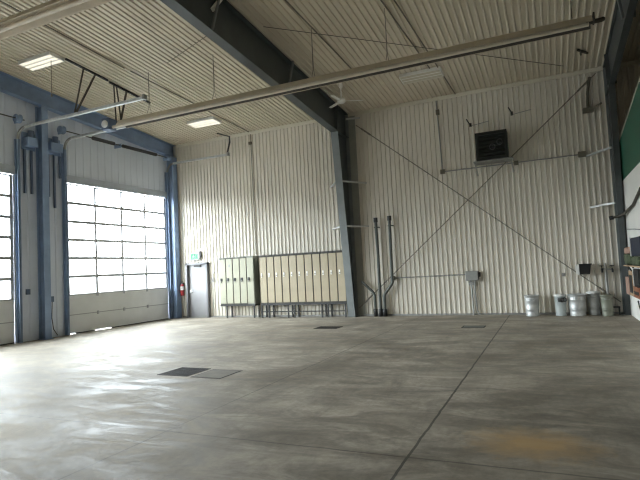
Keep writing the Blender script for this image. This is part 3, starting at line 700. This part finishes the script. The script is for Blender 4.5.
# ------------------------------------------------------------------ partition at the far right
struct(box(15.80, 15.98, -9.0, -.03, 0, 3.62).build('wall_partition', 'drywall'))
struct(box(15.765, 15.80, -9.0, -.06, 0, .60).build('trim_2', 'drywall'))
t = thing('green_sheet', (15.88, -4, 3.62), 'dark green sheet with a pale edge, above the white partition', 'sheet panel')
MB().prism([(-9, 3.625), (-.10, 3.625), (-.10, 4.60), (-9, 5.78)], lambda p, x: (x, p[0], p[1]), 15.80, 15.87).build('sheet', 'green', t)
MB().bar((15.83, -.09, 4.62), (15.83, -9, 5.80), .08, .035).build('edge_strip', 'trim', t)
t = thing('wall_shelf', (15.75, -1.9, 1.33), 'narrow board shelf on the white partition', 'shelf')
MB().box(15.64, 15.80, -3.9, -.75, 1.33, 1.36).build('board', 'card', t)
for y in (-1.38, -2.06, -3.6): MB().bar((15.78, y, 1.12), (15.68, y, 1.33), .03, .03).build('shelf_bracket', 'dark_steel', t)
def blob(name, c, s, m, label, cat, seed, k=.16, kids=()):
    rnd = random.Random(seed); mb = MB(); n, r = 14, 8; vs = []; fs = []
    ph = [rnd.uniform(0, 6) for _ in range(4)]
    for i in range(r+1):
        v = PI*i/r
        for j in range(n):
            u = 2*PI*j/n; q = 1+k*math.sin(3*u+ph[0])*math.sin(2*v+ph[1])+k*.6*math.sin(5*u+ph[2])
            e = lambda t: math.copysign(abs(t)**.6, t)
            vs.append((c[0]+s[0]*e(math.sin(v)*math.cos(u))*q, c[1]+s[1]*e(math.sin(v)*math.sin(u))*q, max(c[2]-s[2], c[2]-s[2]*e(math.cos(v))*(1+.3*(q-1)))))
    for i in range(r):
        for j in range(n): fs.append((i*n+j, i*n+(j+1) % n, (i+1)*n+(j+1) % n, (i+1)*n+j))
    mb.add(vs, fs, True); return tag(mb.build(name, m), label, cat)
blob('duffel_bag', (15.72, -1.25, 1.505), (.085, .42, .145), 'camo', 'mottled green canvas bag on the partition shelf beside the frame', 'bag', 3)
blob('duffel_bag', (15.72, -2.55, 1.47), (.085, .60, .11), 'camo', 'mottled green canvas bag under the navy case on the partition shelf', 'bag', 5)
blob('folded_blanket', (15.72, -1.25, 1.735), (.08, .36, .085), 'pink', 'dusty pink folded cloth on top of the green bag', 'blanket', 4)
t = thing('equipment_case', (15.74, -2.75, 1.6), 'navy case with a white edge on the green bag', 'case')
MB().box(15.67, 15.79, -3.5, -2.08, 1.585, 2.02).build('shell', 'navy', t, bevel=.02)
MB().box(15.66, 15.79, -2.08, -2.02, 1.585, 2.04).build('white_edge', 'white', t)
def carton(y0, y1, z0, z1, m, label, dark):
    t = thing('cardboard_box', (15.75, (y0+y1)/2, z0), label, 'box', 'boxes on the partition ledge')
    MB().box(15.66, 15.797, y0, y1, z0, z1).build('carton', m, t, bevel=.006)
    MB().box(15.655, 15.66, y0+.05, y1-.05, z0+.08, z1-.1).build('dark_patch', 'black' if dark else 'pink', t)
carton(-1.35, -.72, .602, 1.05, 'pink', 'dusty brown box on the partition ledge beside the frame', False)
carton(-2.02, -1.42, .602, 1.22, 'card', 'brown box with a dark patch, on the partition ledge', True)
carton(-2.9, -2.10, .602, .86, 'orange', 'orange-brown low box on the partition ledge', True)
t = thing('tool_chest', (15.75, -2.6, .87), 'black tool chest with a white edge standing on the orange-brown box', 'tool chest')
MB().box(15.66, 15.797, -2.9, -2.22, .872, 1.28).build('body', 'black', t, bevel=.01)
MB().box(15.655, 15.797, -2.215, -2.16, .872, 1.30).build('white_edge', 'white', t)
t = thing('extraction_pipe', (15.6, -.8, 2.6), 'dark pipe angled up along the partition from the frame', 'pipe')
MB().tube([(15.45, -.76, 2.63), (15.66, -.79, 2.67), (15.72, -1.1, 2.70), (15.76, -2.4, 2.80), (15.77, -3.6, 3.05)], .035, 8).build('tube', 'rust_steel', t)
MB().tube([(15.40, -.755, 2.625), (15.50, -.765, 2.64)], .055, 8).build('end_socket', 'dark_steel', t)
tag(MB().tube([(15.79, -.8, 2.30), (15.79, -2.0, 2.24), (15.79, -4.0, 2.12)], .010, 6).build('partition_cord', 'dark_steel'), 'thin dark cord strung across the white partition', 'cord')
tag(MB().tube([(15.75, -1.95, .50), (15.755, -2.05, .36), (15.755, -2.3, .25), (15.755, -2.7, .2)], .016, 6).build('looped_cable', 'dark_steel'), 'dark looped cable hanging on the white ledge', 'cable')

# ------------------------------------------------------------------ floor fittings
def grate(x0, x1, y0, y1, label):
    t = thing('floor_grate', ((x0+x1)/2, (y0+y1)/2, 0), label, 'floor drain', 'iron drain grates in the floor')
    MB().box(x0, x1, y0, y1, .0005, .002).build('pit_bottom', 'pit', t)
    MB().box(x0, x1, y0, y0+.03, .001, .007).box(x0, x1, y1-.03, y1, .001, .007).box(x0, x0+.03, y0, y1, .001, .007).box(x1-.03, x1, y0, y1, .001, .007).build('rim', 'grate', t)
    m = MB(); n = 14
    for k in range(n):
        x = x0+.04+(x1-x0-.08)*(k+.5)/n; m.box(x-.011, x+.011, y0+.03, y1-.03, .002, .006)
    for k in range(1, 3): y = y0+(y1-y0)*k/3; m.box(x0+.03, x1-.03, y-.008, y+.008, .002, .0055)
    m.build('grating', 'grate', t)
grate(7.70, 8.33, -9.62, -8.98, 'dark iron grate in the middle of the concrete floor')
grate(7.72, 8.42, -3.45, -2.95, 'dark iron grate in the floor in front of the steel column')
def cover(x0, x1, y0, y1, label, m='plate'):
    t = thing('cover_plate', ((x0+x1)/2, (y0+y1)/2, 0), label, 'floor cover', 'cover plates in the floor')
    MB().box(x0, x1, y0, y1, .0005, .003).build('recess', 'grate', t)
    MB().box(x0+.025, x1-.025, y0+.025, y1-.025, .001, .005).build('plate', m, t)
cover(8.42, 9.02, -9.66, -9.02, 'worn square floor cover right beside the middle grate')
cover(11.72, 12.28, -3.2, -2.75, 'dull floor cover in front of the disconnect box', 'pipe')

# ------------------------------------------------------------------ daylight and camera
w = bpy.data.worlds.new('overcast'); S.world = w; w.use_nodes = True
n = w.node_tree; n.nodes.clear(); N, L = n.nodes, n.links
o = N.new('ShaderNodeOutputWorld'); b = N.new('ShaderNodeBackground'); tc = N.new('ShaderNodeTexCoord'); sp = N.new('ShaderNodeSeparateXYZ')
rp = N.new('ShaderNodeValToRGB'); e = rp.color_ramp.elements
e[0].position = 0; e[0].color = (.12, .12, .12, 1); e[1].position = 1; e[1].color = (.93, .97, 1.0, 1)
mr = N.new('ShaderNodeMapRange'); mr.inputs['From Min'].default_value = -.02; mr.inputs['From Max'].default_value = .12
L.new(tc.outputs['Generated'], sp.inputs[0]); L.new(sp.outputs['Z'], mr.inputs[0]); L.new(mr.outputs[0], rp.inputs[0])
L.new(rp.outputs[0], b.inputs[0]); b.inputs[1].default_value = 9.0; L.new(b.outputs[0], o.inputs[0])

for (y0, y1) in DOORS:      # sampling portals for the daylight in the door glazing (they give no light of their own)
    li = bpy.data.lights.new('daylight_portal', 'AREA'); li.shape = 'RECTANGLE'; li.size = y1-y0; li.size_y = 4.9; li.cycles.is_portal = True
    lo = bpy.data.objects.new('daylight_portal', li); COL.objects.link(lo); lo.location = (-.085, (y0+y1)/2, 2.43)
    lo.matrix_world = Matrix(((0, 0, -1, -.085), (1, 0, 0, (y0+y1)/2), (0, -1, 0, 2.43), (0, 0, 0, 1)))
F = 507.95
C = Vector((13.894, -16.380, 1.640))
yaw, pitch, roll = .42370, .05819, -.05013
fwd = Vector((-math.sin(yaw)*math.cos(pitch), math.cos(yaw)*math.cos(pitch), math.sin(pitch)))
rt = Vector((math.cos(yaw), math.sin(yaw), 0)); up = rt.cross(fwd)
r2 = math.cos(roll)*rt+math.sin(roll)*up; u2 = -math.sin(roll)*rt+math.cos(roll)*up
cam = bpy.data.cameras.new('camera'); co = bpy.data.objects.new('camera', cam); COL.objects.link(co)
cam.sensor_width = 36; cam.sensor_fit = 'HORIZONTAL'; cam.lens = 36*F/640; cam.clip_start = .05; cam.clip_end = 300
co.matrix_world = Matrix(((r2.x, u2.x, -fwd.x, C.x), (r2.y, u2.y, -fwd.y, C.y), (r2.z, u2.z, -fwd.z, C.z), (0, 0, 0, 1)))
S.camera = co
S.view_settings.view_transform = 'Standard'; S.view_settings.look = 'None'; S.view_settings.gamma = 1; S.view_settings.use_curve_mapping = False
S.view_settings.exposure = 1.75
S.cycles.use_denoising = True; S.cycles.filter_width = 1.25
S.cycles.max_bounces = 14; S.cycles.diffuse_bounces = 9; S.cycles.glossy_bounces = 4; S.cycles.transparent_max_bounces = 12
S.cycles.sample_clamp_indirect = 8
